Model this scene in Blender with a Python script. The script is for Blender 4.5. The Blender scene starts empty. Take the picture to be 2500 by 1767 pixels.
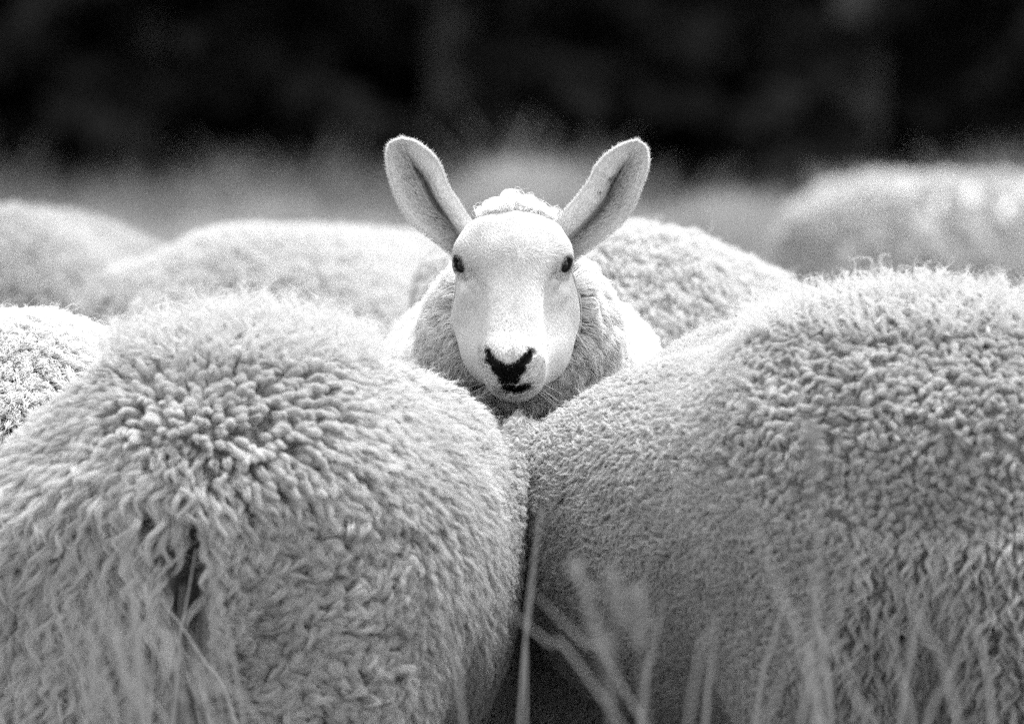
import bpy, math, time
import numpy as np
T0 = time.time()
R = math.radians
rng = np.random.default_rng(7)
sc = bpy.context.scene
col = sc.collection

# ------------------------------------------------------------------ camera, world, sun, exposure
FOC = 24000.0                      # focal length in photograph pixels (2500 wide)
D0 = 12.0                          # distance of the face in focus
HC = 1.0                           # camera height
PITCH = math.atan((883.5 - 500) / FOC)
cam = bpy.data.cameras.new('camera'); camo = bpy.data.objects.new('camera', cam); col.objects.link(camo)
camo.location = (0, 0, HC); camo.rotation_euler = (math.pi / 2 - PITCH, 0, 0)
cam.sensor_width = 36; cam.lens = 36 * FOC / 2500
cam.clip_start = 0.5; cam.clip_end = 500
cam.dof.use_dof = True; cam.dof.focus_distance = D0 - .03; cam.dof.aperture_fstop = cam.lens / 60.0
sc.camera = camo

SUN_EL, SUN_AZ = 68.0, 38.0        # behind the flock, a little to the right (azimuth from +y towards +x)
world = bpy.data.worlds.new('World'); sc.world = world; world.use_nodes = True
nt = world.node_tree; nt.nodes.clear()
sky = nt.nodes.new('ShaderNodeTexSky'); sky.sky_type = 'NISHITA'; sky.sun_disc = False
sky.sun_elevation = R(SUN_EL); sky.sun_rotation = R(SUN_AZ); sky.dust_density = 3
bw = nt.nodes.new('ShaderNodeRGBToBW'); bg = nt.nodes.new('ShaderNodeBackground'); wo = nt.nodes.new('ShaderNodeOutputWorld')
bg.inputs[1].default_value = 0.15
nt.links.new(sky.outputs[0], bw.inputs[0]); nt.links.new(bw.outputs[0], bg.inputs[0]); nt.links.new(bg.outputs[0], wo.inputs[0])
sun = bpy.data.lights.new('sun', 'SUN'); sun.energy = 2.0; sun.angle = R(16); sun.color = (1, 1, 1)
suno = bpy.data.objects.new('sun', sun); col.objects.link(suno)
suno.rotation_euler = (R(SUN_EL - 90), 0, R(-SUN_AZ)); suno.location = (3, 20, 12)
sc.view_settings.view_transform = 'Standard'; sc.view_settings.look = 'None'
sc.view_settings.gamma = 1; sc.view_settings.use_curve_mapping = False
sc.view_settings.exposure = 2.25
sc.render.engine = 'CYCLES'
sc.cycles.max_bounces = 6; sc.cycles.diffuse_bounces = 4; sc.cycles.transmission_bounces = 3; sc.cycles.glossy_bounces = 2
sc.cycles.use_denoising = False
sc.cycles_curves.shape = 'RIBBONS'; sc.cycles_curves.subdivisions = 2

SP, CP = math.sin(PITCH), math.cos(PITCH)
def W(px, py, d):
    """photograph pixel at depth d -> a point of the place"""
    x = (px - 1250) / FOC; z = (883.5 - py) / FOC
    return np.array([d * x, d * (CP + z * SP), HC + d * (z * CP - SP)])
def ground_z(x, y):
    x = np.asarray(x, float); y = np.asarray(y, float)
    g = np.where(y > 11.3, .028 * (y - 11.3), .006 * (y - 11.3))
    g = g + .02 * np.sin(x * 1.3 + y * .7) * np.clip((y - 17) / 6, 0, 1)
    return g + np.clip(y - 50, 0, 200) * .16

# ------------------------------------------------------------------ materials
def newmat(name):
    m = bpy.data.materials.new(name); m.use_nodes = True; m.node_tree.nodes.clear()
    return m, m.node_tree.nodes, m.node_tree.links
def strand_mat(name, base, trans, attr=True, tc=None):
    """matte hair: diffuse plus light passing through, tinted strand by strand"""
    m, n, l = newmat(name)
    out = n.new('ShaderNodeOutputMaterial'); mx = n.new('ShaderNodeMixShader')
    d = n.new('ShaderNodeBsdfDiffuse'); t = n.new('ShaderNodeBsdfTranslucent')
    mx.inputs[0].default_value = trans
    c = (base, base, base, 1)
    if attr:
        a = n.new('ShaderNodeAttribute'); a.attribute_name = 'tint'
        v = n.new('ShaderNodeMath'); v.operation = 'MULTIPLY'; v.inputs[1].default_value = base
        l.new(a.outputs['Fac'], v.inputs[0])
        l.new(v.outputs[0], d.inputs[0]); l.new(v.outputs[0], t.inputs[0])
    else:
        d.inputs[0].default_value = c; t.inputs[0].default_value = c
    l.new(d.outputs[0], mx.inputs[1]); l.new(t.outputs[0], mx.inputs[2]); l.new(mx.outputs[0], out.inputs[0])
    return m
def skin_mat(name, base, rough=.8, attr=True, spec=.15, bump=0, scale=60):
    m, n, l = newmat(name)
    out = n.new('ShaderNodeOutputMaterial'); p = n.new('ShaderNodeBsdfPrincipled')
    p.inputs['Roughness'].default_value = rough; p.inputs['Specular IOR Level'].default_value = spec
    tc = n.new('ShaderNodeTexCoord'); no = n.new('ShaderNodeTexNoise'); no.inputs['Scale'].default_value = scale; no.inputs['Detail'].default_value = 6
    l.new(tc.outputs['Object'], no.inputs['Vector'])
    mr = n.new('ShaderNodeMapRange'); mr.inputs[3].default_value = base * .8; mr.inputs[4].default_value = base * 1.15
    l.new(no.outputs[0], mr.inputs[0])
    if attr:
        a = n.new('ShaderNodeAttribute'); a.attribute_name = 'tint'
        v = n.new('ShaderNodeMath'); v.operation = 'MULTIPLY'
        l.new(a.outputs['Fac'], v.inputs[0]); l.new(mr.outputs[0], v.inputs[1]); l.new(v.outputs[0], p.inputs['Base Color'])
    else:
        l.new(mr.outputs[0], p.inputs['Base Color'])
    if bump:
        b = n.new('ShaderNodeBump'); b.inputs['Strength'].default_value = .6; b.inputs['Distance'].default_value = bump
        l.new(no.outputs[0], b.inputs['Height']); l.new(b.outputs[0], p.inputs['Normal'])
    l.new(p.outputs[0], out.inputs[0])
    return m
M_WOOL = strand_mat('wool', .56, .25)
M_FUR = strand_mat('short_white_hair', .74, .30)
M_SKIN = skin_mat('skin', .60, .8)
M_UNDER = skin_mat('matted_underwool', .50, .95, attr=True, bump=.004)
M_GRASS = strand_mat('dry_grass', .23, .35)
M_NEEDLE = strand_mat('conifer_needles', .023, .06, attr=True)
M_BARK = skin_mat('bark', .09, .9, attr=False, bump=.02, scale=12)
M_EARTH = skin_mat('turf', .10, .95, attr=False, bump=.02, scale=3)
def eye_mat():
    m, n, l = newmat('eyeball')
    out = n.new('ShaderNodeOutputMaterial'); p = n.new('ShaderNodeBsdfPrincipled')
    p.inputs['Base Color'].default_value = (.006, .006, .006, 1); p.inputs['Roughness'].default_value = .08
    p.inputs['Specular IOR Level'].default_value = .18; p.inputs['IOR'].default_value = 1.45
    l.new(p.outputs[0], out.inputs[0]); return m
M_EYE = eye_mat()

# ------------------------------------------------------------------ object helpers
def tag(o, label=None, cat=None, group=None, kind=None):
    for k, v in (('label', label), ('category', cat), ('group', group), ('kind', kind)):
        if v: o[k] = v
    return o
def mesh_obj(name, V, F, m, parent=None, tint=None, smooth=True):
    me = bpy.data.meshes.new(name)
    V = np.asarray(V, np.float32); F = np.asarray(F, np.int32)
    k = F.shape[1]
    me.vertices.add(len(V)); me.vertices.foreach_set('co', V.ravel())
    me.loops.add(F.size); me.loops.foreach_set('vertex_index', F.ravel())
    me.polygons.add(len(F)); me.polygons.foreach_set('loop_start', np.arange(0, F.size, k, dtype=np.int32))
    me.polygons.foreach_set('loop_total', np.full(len(F), k, np.int32))
    me.update(calc_edges=True)
    if smooth: me.polygons.foreach_set('use_smooth', np.ones(len(F), bool))
    if tint is not None:
        a = me.attributes.new('tint', 'FLOAT', 'POINT'); a.data.foreach_set('value', np.asarray(tint, np.float32))
    me.materials.append(m)
    o = bpy.data.objects.new(name, me); col.objects.link(o); o.parent = parent
    return o
def curves_obj(name, P, Rad, m, parent=None, tint=None):
    """P (n,k,3) strand points, Rad (n,k) radii"""
    n, k = P.shape[:2]
    cu = bpy.data.hair_curves.new(name)
    cu.add_curves([k] * n)
    cu.attributes['position'].data.foreach_set('vector', np.ascontiguousarray(P, np.float32).ravel())
    ra = cu.attributes.get('radius') or cu.attributes.new('radius', 'FLOAT', 'POINT')
    ra.data.foreach_set('value', np.ascontiguousarray(Rad, np.float32).ravel())
    t = cu.attributes.new('tint', 'FLOAT', 'CURVE')
    t.data.foreach_set('value', np.ones(n, np.float32) if tint is None else np.asarray(tint, np.float32))
    cu.materials.append(m)
    o = bpy.data.objects.new(name, cu); col.objects.link(o); o.parent = parent
    return o

# ------------------------------------------------------------------ implicit bodies -> one continuous mesh
def ell(P, c, r, B=None):
    q = P - np.asarray(c, np.float32)
    if B is not None: q = q @ np.asarray(B, np.float32).T
    r = np.asarray(r, np.float32)
    k0 = np.sqrt(((q / r) ** 2).sum(-1)); k1 = np.sqrt(((q / (r * r)) ** 2).sum(-1)) + 1e-9
    return k0 * (k0 - 1) / k1
def cone(P, a, b, ra, rb):
    a = np.asarray(a, np.float32); b = np.asarray(b, np.float32)
    ab = b - a; q = P - a
    h = np.clip((q @ ab) / (ab @ ab), 0, 1)
    return np.sqrt(((q - h[..., None] * ab) ** 2).sum(-1)) - (ra + (rb - ra) * h)
def smin(a, b, k):
    h = np.clip(.5 + .5 * (b - a) / k, 0, 1)
    return b + (a - b) * h - k * h * (1 - h)
def smax(a, b, k): return -smin(-a, -b, k)

def surface_nets(f, xs, ys, zs):
    """f (nx,ny,nz) on a rectilinear grid -> verts, quads"""
    s = f < 0
    nx, ny, nz = f.shape
    cnt = np.zeros((nx - 1, ny - 1, nz - 1), np.int8)
    acc = np.zeros((nx - 1, ny - 1, nz - 1, 3), np.float32)
    ax = [xs.astype(np.float32), ys.astype(np.float32), zs.astype(np.float32)]
    cross = []
    for d in range(3):
        lo = [slice(None)] * 3; hi = [slice(None)] * 3
        lo[d] = slice(0, -1); hi[d] = slice(1, None)
        c = s[tuple(lo)] != s[tuple(hi)]
        idx = np.argwhere(c); cross.append(idx)
        i2 = idx.copy(); i2[:, d] += 1
        fa = f[tuple(idx.T)]; fb = f[tuple(i2.T)]
        t = fa / (fa - fb)
        p = np.stack([ax[0][idx[:, 0]], ax[1][idx[:, 1]], ax[2][idx[:, 2]]], 1)
        p[:, d] = ax[d][idx[:, d]] * (1 - t) + ax[d][i2[:, d]] * t
        o = [e for e in range(3) if e != d]
        for da in (0, -1):
            for db in (0, -1):
                j = idx.copy(); j[:, o[0]] += da; j[:, o[1]] += db
                ok = (j >= 0).all(1) & (j[:, 0] < nx - 1) & (j[:, 1] < ny - 1) & (j[:, 2] < nz - 1)
                jj = tuple(j[ok].T)
                np.add.at(cnt, jj, 1); np.add.at(acc, jj, p[ok])
    act = cnt > 0
    ids = np.full(cnt.shape, -1, np.int64); ids[act] = np.arange(act.sum())
    V = acc[act] / cnt[act][:, None]
    Q = []
    for d in range(3):
        idx = cross[d]; o = [e for e in range(3) if e != d]
        ok = (idx[:, o[0]] > 0) & (idx[:, o[1]] > 0) & (idx[:, o[0]] < cnt.shape[o[0]]) & (idx[:, o[1]] < cnt.shape[o[1]])
        idx = idx[ok]
        def at(a, b):
            j = idx.copy(); j[:, o[0]] += a; j[:, o[1]] += b
            return ids[tuple(j.T)]
        q = np.stack([at(-1, -1), at(0, -1), at(0, 0), at(-1, 0)], 1)
        inside = s[tuple(idx.T)]
        flip = inside if d != 1 else ~inside
        q[~flip] = q[~flip][:, ::-1]
        Q.append(q)
    return V, np.concatenate(Q)
def eval_grid(fn, xs, ys, zs):
    out = np.empty((len(xs), len(ys), len(zs)), np.float32)
    Y, Z = np.meshgrid(ys, zs, indexing='ij')
    for i in range(0, len(xs), 8):
        X = xs[i:i + 8]
        P = np.empty((len(X),) + Y.shape + (3,), np.float32)
        P[..., 0] = X[:, None, None]; P[..., 1] = Y; P[..., 2] = Z
        out[i:i + 8] = fn(P)
    return out
def normals(V, F):
    a = V[F[:, 0]]; n = np.cross(V[F[:, 2]] - a, V[F[:, 3]] - V[F[:, 1]])
    N = np.zeros_like(V)
    for k in range(4): np.add.at(N, F[:, k], n)
    return N / (np.linalg.norm(N, axis=1, keepdims=True) + 1e-12)
def sample(V, F, N, n, wfn=None):
    """n random points on a quad mesh, weighted by area and wfn(point, normal)"""
    T = np.concatenate([F[:, [0, 1, 2]], F[:, [0, 2, 3]]])
    a, b, c = V[T[:, 0]], V[T[:, 1]], V[T[:, 2]]
    A = .5 * np.linalg.norm(np.cross(b - a, c - a), axis=1)
    if wfn is not None: A = A * wfn((a + b + c) / 3, N[T].mean(1))
    A = np.maximum(A, 0); cs = np.cumsum(A)
    t = np.searchsorted(cs, rng.random(n) * cs[-1]); t = np.minimum(t, len(T) - 1)
    u = np.sqrt(rng.random(n))[:, None]; v = rng.random(n)[:, None]
    w = (1 - u, u * (1 - v), u * v)
    P = w[0] * a[t] + w[1] * b[t] + w[2] * c[t]
    n_ = w[0] * N[T[t, 0]] + w[1] * N[T[t, 1]] + w[2] * N[T[t, 2]]
    return P, n_ / (np.linalg.norm(n_, axis=1, keepdims=True) + 1e-9), cs[-1]
def thin(P, sp):
    """keep about one point per cell of size sp"""
    k = np.floor(P / sp + rng.random(3)).astype(np.int64)
    key = (k[:, 0] * 73856093) ^ (k[:, 1] * 19349663) ^ (k[:, 2] * 83492791)
    return np.unique(key, return_index=True)[1]
def unit(v): return v / (np.linalg.norm(v, axis=-1, keepdims=True) + 1e-9)

def val_noise(P, s, seed=0):
    """smooth value noise in 3D, 0..1"""
    q = P / s + 1000.; i = np.floor(q).astype(np.int64); f = q - i; f = f * f * (3 - 2 * f)
    out = 0
    for dx in (0, 1):
        for dy in (0, 1):
            for dz in (0, 1):
                h = ((i[:, 0] + dx) * 374761393 + (i[:, 1] + dy) * 668265263 + (i[:, 2] + dz) * 2147483647 + seed * 1274126177) & 0xffffffff
                h = ((h ^ (h >> 13)) * 1274126177) & 0xffffffff; h = (h ^ (h >> 16)) / 4294967295.
                w = (f[:, 0] if dx else 1 - f[:, 0]) * (f[:, 1] if dy else 1 - f[:, 1]) * (f[:, 2] if dz else 1 - f[:, 2])
                out = out + w * h
    return out

def grow_wool(V, F, N, wfn, spacing, flow, length, lean, nstr, lock_r, srad, wave=.004, curl=.0008, npts=8, fly=.04, fly_len=1.6, tint=(.82, 1.0), closed=1.0, coarse=None, point=None, part=None, hook=None, even=False):
    """fleece as locks: every lock a bundle of crimped strands. flow/length/lean: functions of (P,N)"""
    area = sample(V, F, N, 10, wfn)[2]
    n0 = int(area / spacing ** 2 * 4)
    P, Nn, _ = sample(V, F, N, n0, wfn)
    if coarse is None: keep = thin(P, spacing)
    else:                                               # fatter, wider spaced locks where coarse() says so
        cz = coarse(P) + rng.normal(0, .15, len(P)) > .5
        ia, ib = np.where(cz)[0], np.where(~cz)[0]
        keep = np.concatenate([ia[thin(P[ia], spacing * 1.4)], ib[thin(P[ib], spacing)]])
    P, Nn = P[keep], Nn[keep]
    if part is not None:                                # partings: thin winding gaps between clumps of locks
        sz, wd = part
        a_ = np.abs(val_noise(P, sz, 31) - .5); b_ = np.abs(val_noise(P, sz * .8, 47) - .5)
        k_ = (np.minimum(a_, b_) > wd) | (rng.random(len(P)) < .25); P, Nn = P[k_], Nn[k_]
    n = len(P)
    T = flow(P, Nn); T = T - (T * Nn).sum(1, keepdims=True) * Nn; T = unit(T)
    L = length(P, Nn) * rng.uniform(.8, 1.15, n); ln = lean(P, Nn) * rng.uniform(.8, 1.2, n)
    B = np.cross(Nn, T)
    # strands
    idx = np.repeat(np.arange(n), nstr); m = len(idx)
    s = np.linspace(0, 1, npts)[None, :]
    isfly = rng.random(m) < fly
    sl = np.where(isfly, rng.uniform(1.1, fly_len, m), rng.uniform(.93 if even else .78, 1.02 if even else 1.04, m))[:, None]
    ss = s * sl
    l_ = L[idx][:, None]; le = ln[idx][:, None]
    if hook is not None: le = le + (hook(P, Nn) * rng.uniform(.3, 1.2, n))[idx][:, None] * np.minimum(ss, 1.1) ** 2.2
    ang = le * np.minimum(ss, 1.3)                      # lean grows along the lock
    a1 = l_ * ss * np.sinc(ang / 2 / np.pi) * np.cos(ang / 2)
    a2 = l_ * ss * np.sinc(ang / 2 / np.pi) * np.sin(ang / 2)
    ph = rng.uniform(0, 6.28, n)[idx][:, None]; fr = rng.uniform(.8, 1.8, n)[idx][:, None]
    wv = ((wave(P, Nn) if callable(wave) else wave) * rng.uniform(.4, 1.3, n))[idx][:, None] * ss
    dB = wv * np.sin(6.28 * fr * ss + ph); dN = .6 * wv * np.cos(6.28 * fr * ss + ph * 1.7)
    # bundle cross-section
    rho = np.sqrt(rng.random(m))[:, None]; th = rng.uniform(0, 6.28, m)[:, None]
    lr = (lock_r(P, Nn) if callable(lock_r) else np.full(n, lock_r)) * rng.uniform(.75, 1.2, n)
    prof = np.sqrt(np.clip(1 - closed * np.clip((ss - .5) / .56, 0, 1) ** 2, .02, 1)) * (.75 + .35 * np.minimum(ss * 2, 1))
    if point is not None: prof = prof * (1 - point(P, Nn)[idx][:, None] * np.minimum(ss, 1) ** 1.3 * .72)
    prof = np.where(isfly[:, None] & (ss > .8), prof + (ss - .8) * 1.2, prof)
    o1 = rho * np.cos(th) * lr[idx][:, None] * prof; o2 = rho * np.sin(th) * lr[idx][:, None] * prof
    ph2 = rng.uniform(0, 6.28, m)[:, None]; f2 = rng.uniform(1.2, 3.0, m)[:, None]
    cr = curl * np.where(isfly[:, None], 3.2, 1) * np.minimum(ss * 2, 1)
    o1 = o1 + cr * np.sin(6.28 * f2 * ss + ph2); o2 = o2 + cr * np.cos(6.28 * f2 * ss + ph2 * 1.3)
    ca, sa = np.cos(ang), np.sin(ang)                   # o2 lies across the strand, in the N-T plane
    cN = a1 + dN - o2 * sa; cT = a2 + o2 * ca; cB = dB + o1
    Q = P[idx][:, None] + cN[..., None] * Nn[idx][:, None] + cT[..., None] * T[idx][:, None] + cB[..., None] * B[idx][:, None]
    rad = srad * np.where(isfly[:, None], .6, 1) * rng.uniform(.8, 1.2, m)[:, None] * (1 - .75 * s ** 3)
    tn = (rng.uniform(tint[0], tint[1], n)[idx]) * rng.uniform(.92, 1.04, m)
    return Q.astype(np.float32), rad.astype(np.float32), tn
def comb_fur(P, N, T, L, lift, srad, npts=4, jit=.25, droop=.5):
    """short straight hair lying along T"""
    n = len(P)
    T = T + rng.normal(0, jit, (n, 3)); T = unit(T - (T * N).sum(1, keepdims=True) * N)
    s = np.linspace(0, 1, npts)[None, :, None]
    L = (L * rng.uniform(.65, 1.2, n))[:, None, None]
    lift = np.broadcast_to(np.asarray(lift), (n,))[:, None, None]
    Q = P[:, None] - .0005 * N[:, None] + L * s * (T[:, None] * (1 - .15 * (1 - s)) + N[:, None] * lift * (1 - droop * s))
    rad = srad * rng.uniform(.7, 1.2, n)[:, None] * (1 - .8 * np.linspace(0, 1, npts)[None] ** 1.5)
    return Q.astype(np.float32), rad.astype(np.float32)

# ------------------------------------------------------------------ sheep bodies (local: +x forward, +y left, up z)
def sheep_sdf(P, head='down', turn=0.0, top=0.0, drop=0.0, wide=1.0):
    P = P.copy(); hi = np.clip((P[..., 2] - .12) / .3, 0, 1)
    P[..., 2] += drop * np.clip(P[..., 0] + .30, 0, .7) * hi; P[..., 1] /= 1 + (wide - 1) * hi * np.clip((.25 - P[..., 0]) / .4, 0, 1)
    q = P.copy(); q[..., 1] = np.abs(q[..., 1])
    d = ell(P, (0, 0, .50), (.43, .215, .215))
    d = smin(d, ell(P, (-.30, 0, .555 + top), (.235, .200, .195)), .13)
    d = smin(d, ell(P, (.0, 0, .60), (.42, .13, .12)), .08)
    d = smin(d, ell(P, (.27, 0, .52), (.21, .19, .22)), .08)
    d = smin(d, ell(q, (-.36, .10, .43), (.13, .095, .19)), .06)
    d = smin(d, cone(P, (-.50, 0, .62), (-.565, 0, .36), .04, .034), .04)
    # legs
    for a, b, ra, rb in (((.27, .10, .38), (.28, .10, .21), .06, .03), ((.28, .10, .21), (.27, .10, .06), .028, .022),
                         ((-.40, .11, .38), (-.34, .11, .29), .08, .05), ((-.34, .11, .29), (-.45, .11, .22), .045, .028),
                         ((-.45, .11, .22), (-.42, .11, .06), .026, .022), ((.27, .10, .06), (.29, .10, .012), .024, .028),
                         ((-.42, .11, .06), (-.40, .11, .012), .024, .028)):
        d = smin(d, cone(q, a, b, ra, rb), .025)
    if head == 'down':
        t = turn
        d = smin(d, cone(P, (.38, 0, .56), (.62, t * .5, .33), .14, .085), .08)
        d = smin(d, cone(P, (.63, t * .5, .30), (.76, t, .09), .068, .034), .03)
        e = P - np.asarray((.60, t * .5, .34), np.float32)
        e[..., 1] = np.abs(e[..., 1])
        d = smin(d, ell(e, (0, .10, .0), (.018, .055, .03)), .015)
    return d
def resample(Q, k):
    n = Q.shape[1]; x = np.linspace(0, n - 1, k); i = np.minimum(x.astype(int), n - 2); f_ = (x - i)[None, :, None]
    return (Q[:, i] * (1 - f_) + Q[:, i + 1] * f_).astype(np.float32)
class Sheep: pass
def make_sheep(name, label, x, y, yaw, scale, wool_kw, head='down', turn=0., extra=None, res=.019, dz=0., patch=None, topx=0., bulge=(), profile=None, thick=.018, drop=0., wide=1., carve=None, under=1.):
    """yaw: heading in degrees from +x"""
    s = Sheep()
    xs = np.arange(-.68, .92, res); ys = np.arange(-.42, .42, res); zs = np.arange(-.03, .88, res)
    c, sn = math.cos(R(yaw)), math.sin(R(yaw))
    gz = float(ground_z(x, y)) + dz
    def fn(P):
        d = sheep_sdf(P, head, turn, topx, drop, wide)
        for bc, br in bulge: d = smin(d, ell(P, bc, br), .07)
        if carve is not None:
            Pw = np.stack([(P[..., 0] * c - P[..., 1] * sn) * scale + x, (P[..., 0] * sn + P[..., 1] * c) * scale + y, P[..., 2] * scale + gz], -1)
            d = smax(d, -carve(Pw) / scale, .03)
        return d
    f = eval_grid(fn, xs, ys, zs)
    V, F = surface_nets(f, xs, ys, zs)
    Vw = np.stack([V[:, 0] * c - V[:, 1] * sn, V[:, 0] * sn + V[:, 1] * c, V[:, 2]], 1) * scale
    if profile is not None:                             # ease the height of the back to the measured outline
        pw = Vw + np.array([x, y, gz]); zb = .25 + gz
        px = 1250 + FOC * pw[:, 0] / pw[:, 1]; pr = np.array(profile, float)
        bins = np.arange(px.min(), px.max() + 25, 25.); bi = np.clip(((px - bins[0]) / 25).astype(int), 0, len(bins) - 1)
        sl_ = (pw[:, 2] - HC) / pw[:, 1]; topv = np.full(len(bins), -9.); np.maximum.at(topv, bi, sl_)
        who = np.zeros(len(bins)); 
        for b in range(len(bins)):
            m_ = bi == b
            who[b] = pw[m_, 1][np.argmax(sl_[m_])] if m_.any() else y
        tc_ = bins + 12.5
        zt = HC - (np.interp(tc_, pr[:, 0], pr[:, 1]) - 500) * who / FOC - thick; zc = HC + topv * who
        k = np.clip((zt - zb) / np.maximum(zc - zb, .08), .45, 1.6)
        zl = (zc - zb) < .22                             # at the very edge of the body keep the neighbour's value
        k = np.interp(tc_, tc_[~zl], k[~zl]); k = np.convolve(np.pad(k, 2, mode='edge'), np.ones(5) / 5, 'valid')
        kv = np.interp(px, tc_, k); hz = np.clip(pw[:, 2] - zb, 0, None)
        Vw[:, 2] = np.where(pw[:, 2] > zb, zb + hz * kv, pw[:, 2]) - gz
    tintv = np.where((V[:, 2] < .24) | (V[:, 0] > .60), .9, under)
    tintv = np.where(V[:, 2] < .03, .08, tintv)
    if carve is not None: tintv = np.where(carve(Vw + np.array([x, y, gz])) < .012, .20, tintv)       # bare skin in the cleft, its deep shade painted into the tint
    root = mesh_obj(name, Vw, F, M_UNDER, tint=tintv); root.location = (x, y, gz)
    tag(root, label, 'sheep', 'sheep of the flock')
    N = normals(Vw, F)
    off = np.array([x, y, gz])
    # everything above the knees and behind the head carries wool, most of it where it can be seen
    def wfn(Pc, Nc):
        Pw = Pc + off
        lx = (Pc[:, 0] * c + Pc[:, 1] * sn) / scale; lz = Pc[:, 2] / scale
        w = (lz > .27) & (lx < .58)
        view = unit(np.array([0, 0, HC]) - Pw)
        face = (Nc * view).sum(1)
        w = w * np.clip((face + .45) * 3, 0.0, 1)
        if carve is not None: w = w * np.clip((carve(Pw) - .008) / .015, 0, 1)
        return w * np.clip((Pw[:, 2] - .28) * 8, .12, 1)
    kw = dict(wool_kw)
    fl = kw.pop('flow'); le = kw.pop('length'); ln = kw.pop('lean')
    wisp = kw.pop('wisp', None); passes = kw.pop('passes', [])
    wf2 = (lambda Pc, Nc: wfn(Pc, Nc) * np.prod([1 - p['mask'](Pc + off) for p in passes], axis=0)) if passes else wfn
    Q, rad, tn = grow_wool(Vw, F, N, wf2, flow=lambda P, n_: fl(P + off, n_), length=lambda P, n_: le(P + off, n_), lean=lambda P, n_: ln(P + off, n_), **{k: ((lambda v: (lambda P, *n_: v(P + off, *n_)))(v) if callable(v) else v) for k, v in kw.items()})
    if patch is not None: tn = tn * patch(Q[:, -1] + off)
    if wisp:                                            # loose curly tips that stand off the back
        zt, lw, nw = wisp
        wf = lambda Pc, Nc: wfn(Pc, Nc) * (Pc[:, 2] + gz > zt) * (Nc[:, 2] > .80)
        Q3, r3, t3 = grow_wool(Vw, F, N, wf, nw, flow=lambda P, n_: fl(P + off, n_), length=lambda P, n_: np.full(len(P), lw) * rng.uniform(.7, 1.3, len(P)), lean=lambda P, n_: np.full(len(P), .55), nstr=9, lock_r=.0028, srad=.00034,
                               wave=.009, curl=.0012, npts=12, fly=.3, fly_len=1.3, tint=(.95, 1.05), point=lambda P, N: np.full(len(P), .9))
        Q3 = Q3.astype(np.float32)
        curves_obj('wool_tips', Q3, r3, M_WOOL, root, t3)
    for p in passes:                                    # zones of fat, well separated locks
        p = dict(p); mk = p.pop('mask')
        p = {k: ((lambda v: (lambda P, *n_: v(P + off, *n_)))(v) if callable(v) else v) for k, v in p.items()}
        p.setdefault('flow', lambda P, n_: fl(P + off, n_))
        Q4, r4, t4 = grow_wool(Vw, F, N, lambda Pc, Nc: wfn(Pc, Nc) * mk(Pc + off), **p)
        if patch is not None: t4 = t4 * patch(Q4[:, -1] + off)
        Q = np.concatenate([Q, resample(Q4, Q.shape[1])]); rad = np.concatenate([rad, resample(r4[..., None], rad.shape[1])[..., 0]]); tn = np.concatenate([tn, t4])
    if wisp:                                            # short dense undercoat between the locks
        Q4, r4, t4 = grow_wool(Vw, F, N, wfn, .0062, flow=lambda P, n_: fl(P + off, n_), length=lambda P, n_: np.full(len(P), .013), lean=lambda P, n_: np.full(len(P), .8), nstr=9, lock_r=.0042, srad=.0004, wave=.004, curl=.001, npts=6, fly=0, tint=(.55, .75))
        Q = np.concatenate([resample(Q4, Q.shape[1]), Q]); rad = np.concatenate([resample(r4[..., None], rad.shape[1])[..., 0], rad]); tn = np.concatenate([t4, tn])
    fo = curves_obj('fleece', Q, rad, M_WOOL, root, tn)
    s.root, s.V, s.F, s.N, s.off = root, Vw, F, N, off
    s.n = len(Q)
    print(name, 'strands', len(Q), 'verts', len(V), round(time.time() - T0, 1))
    return s

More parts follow.
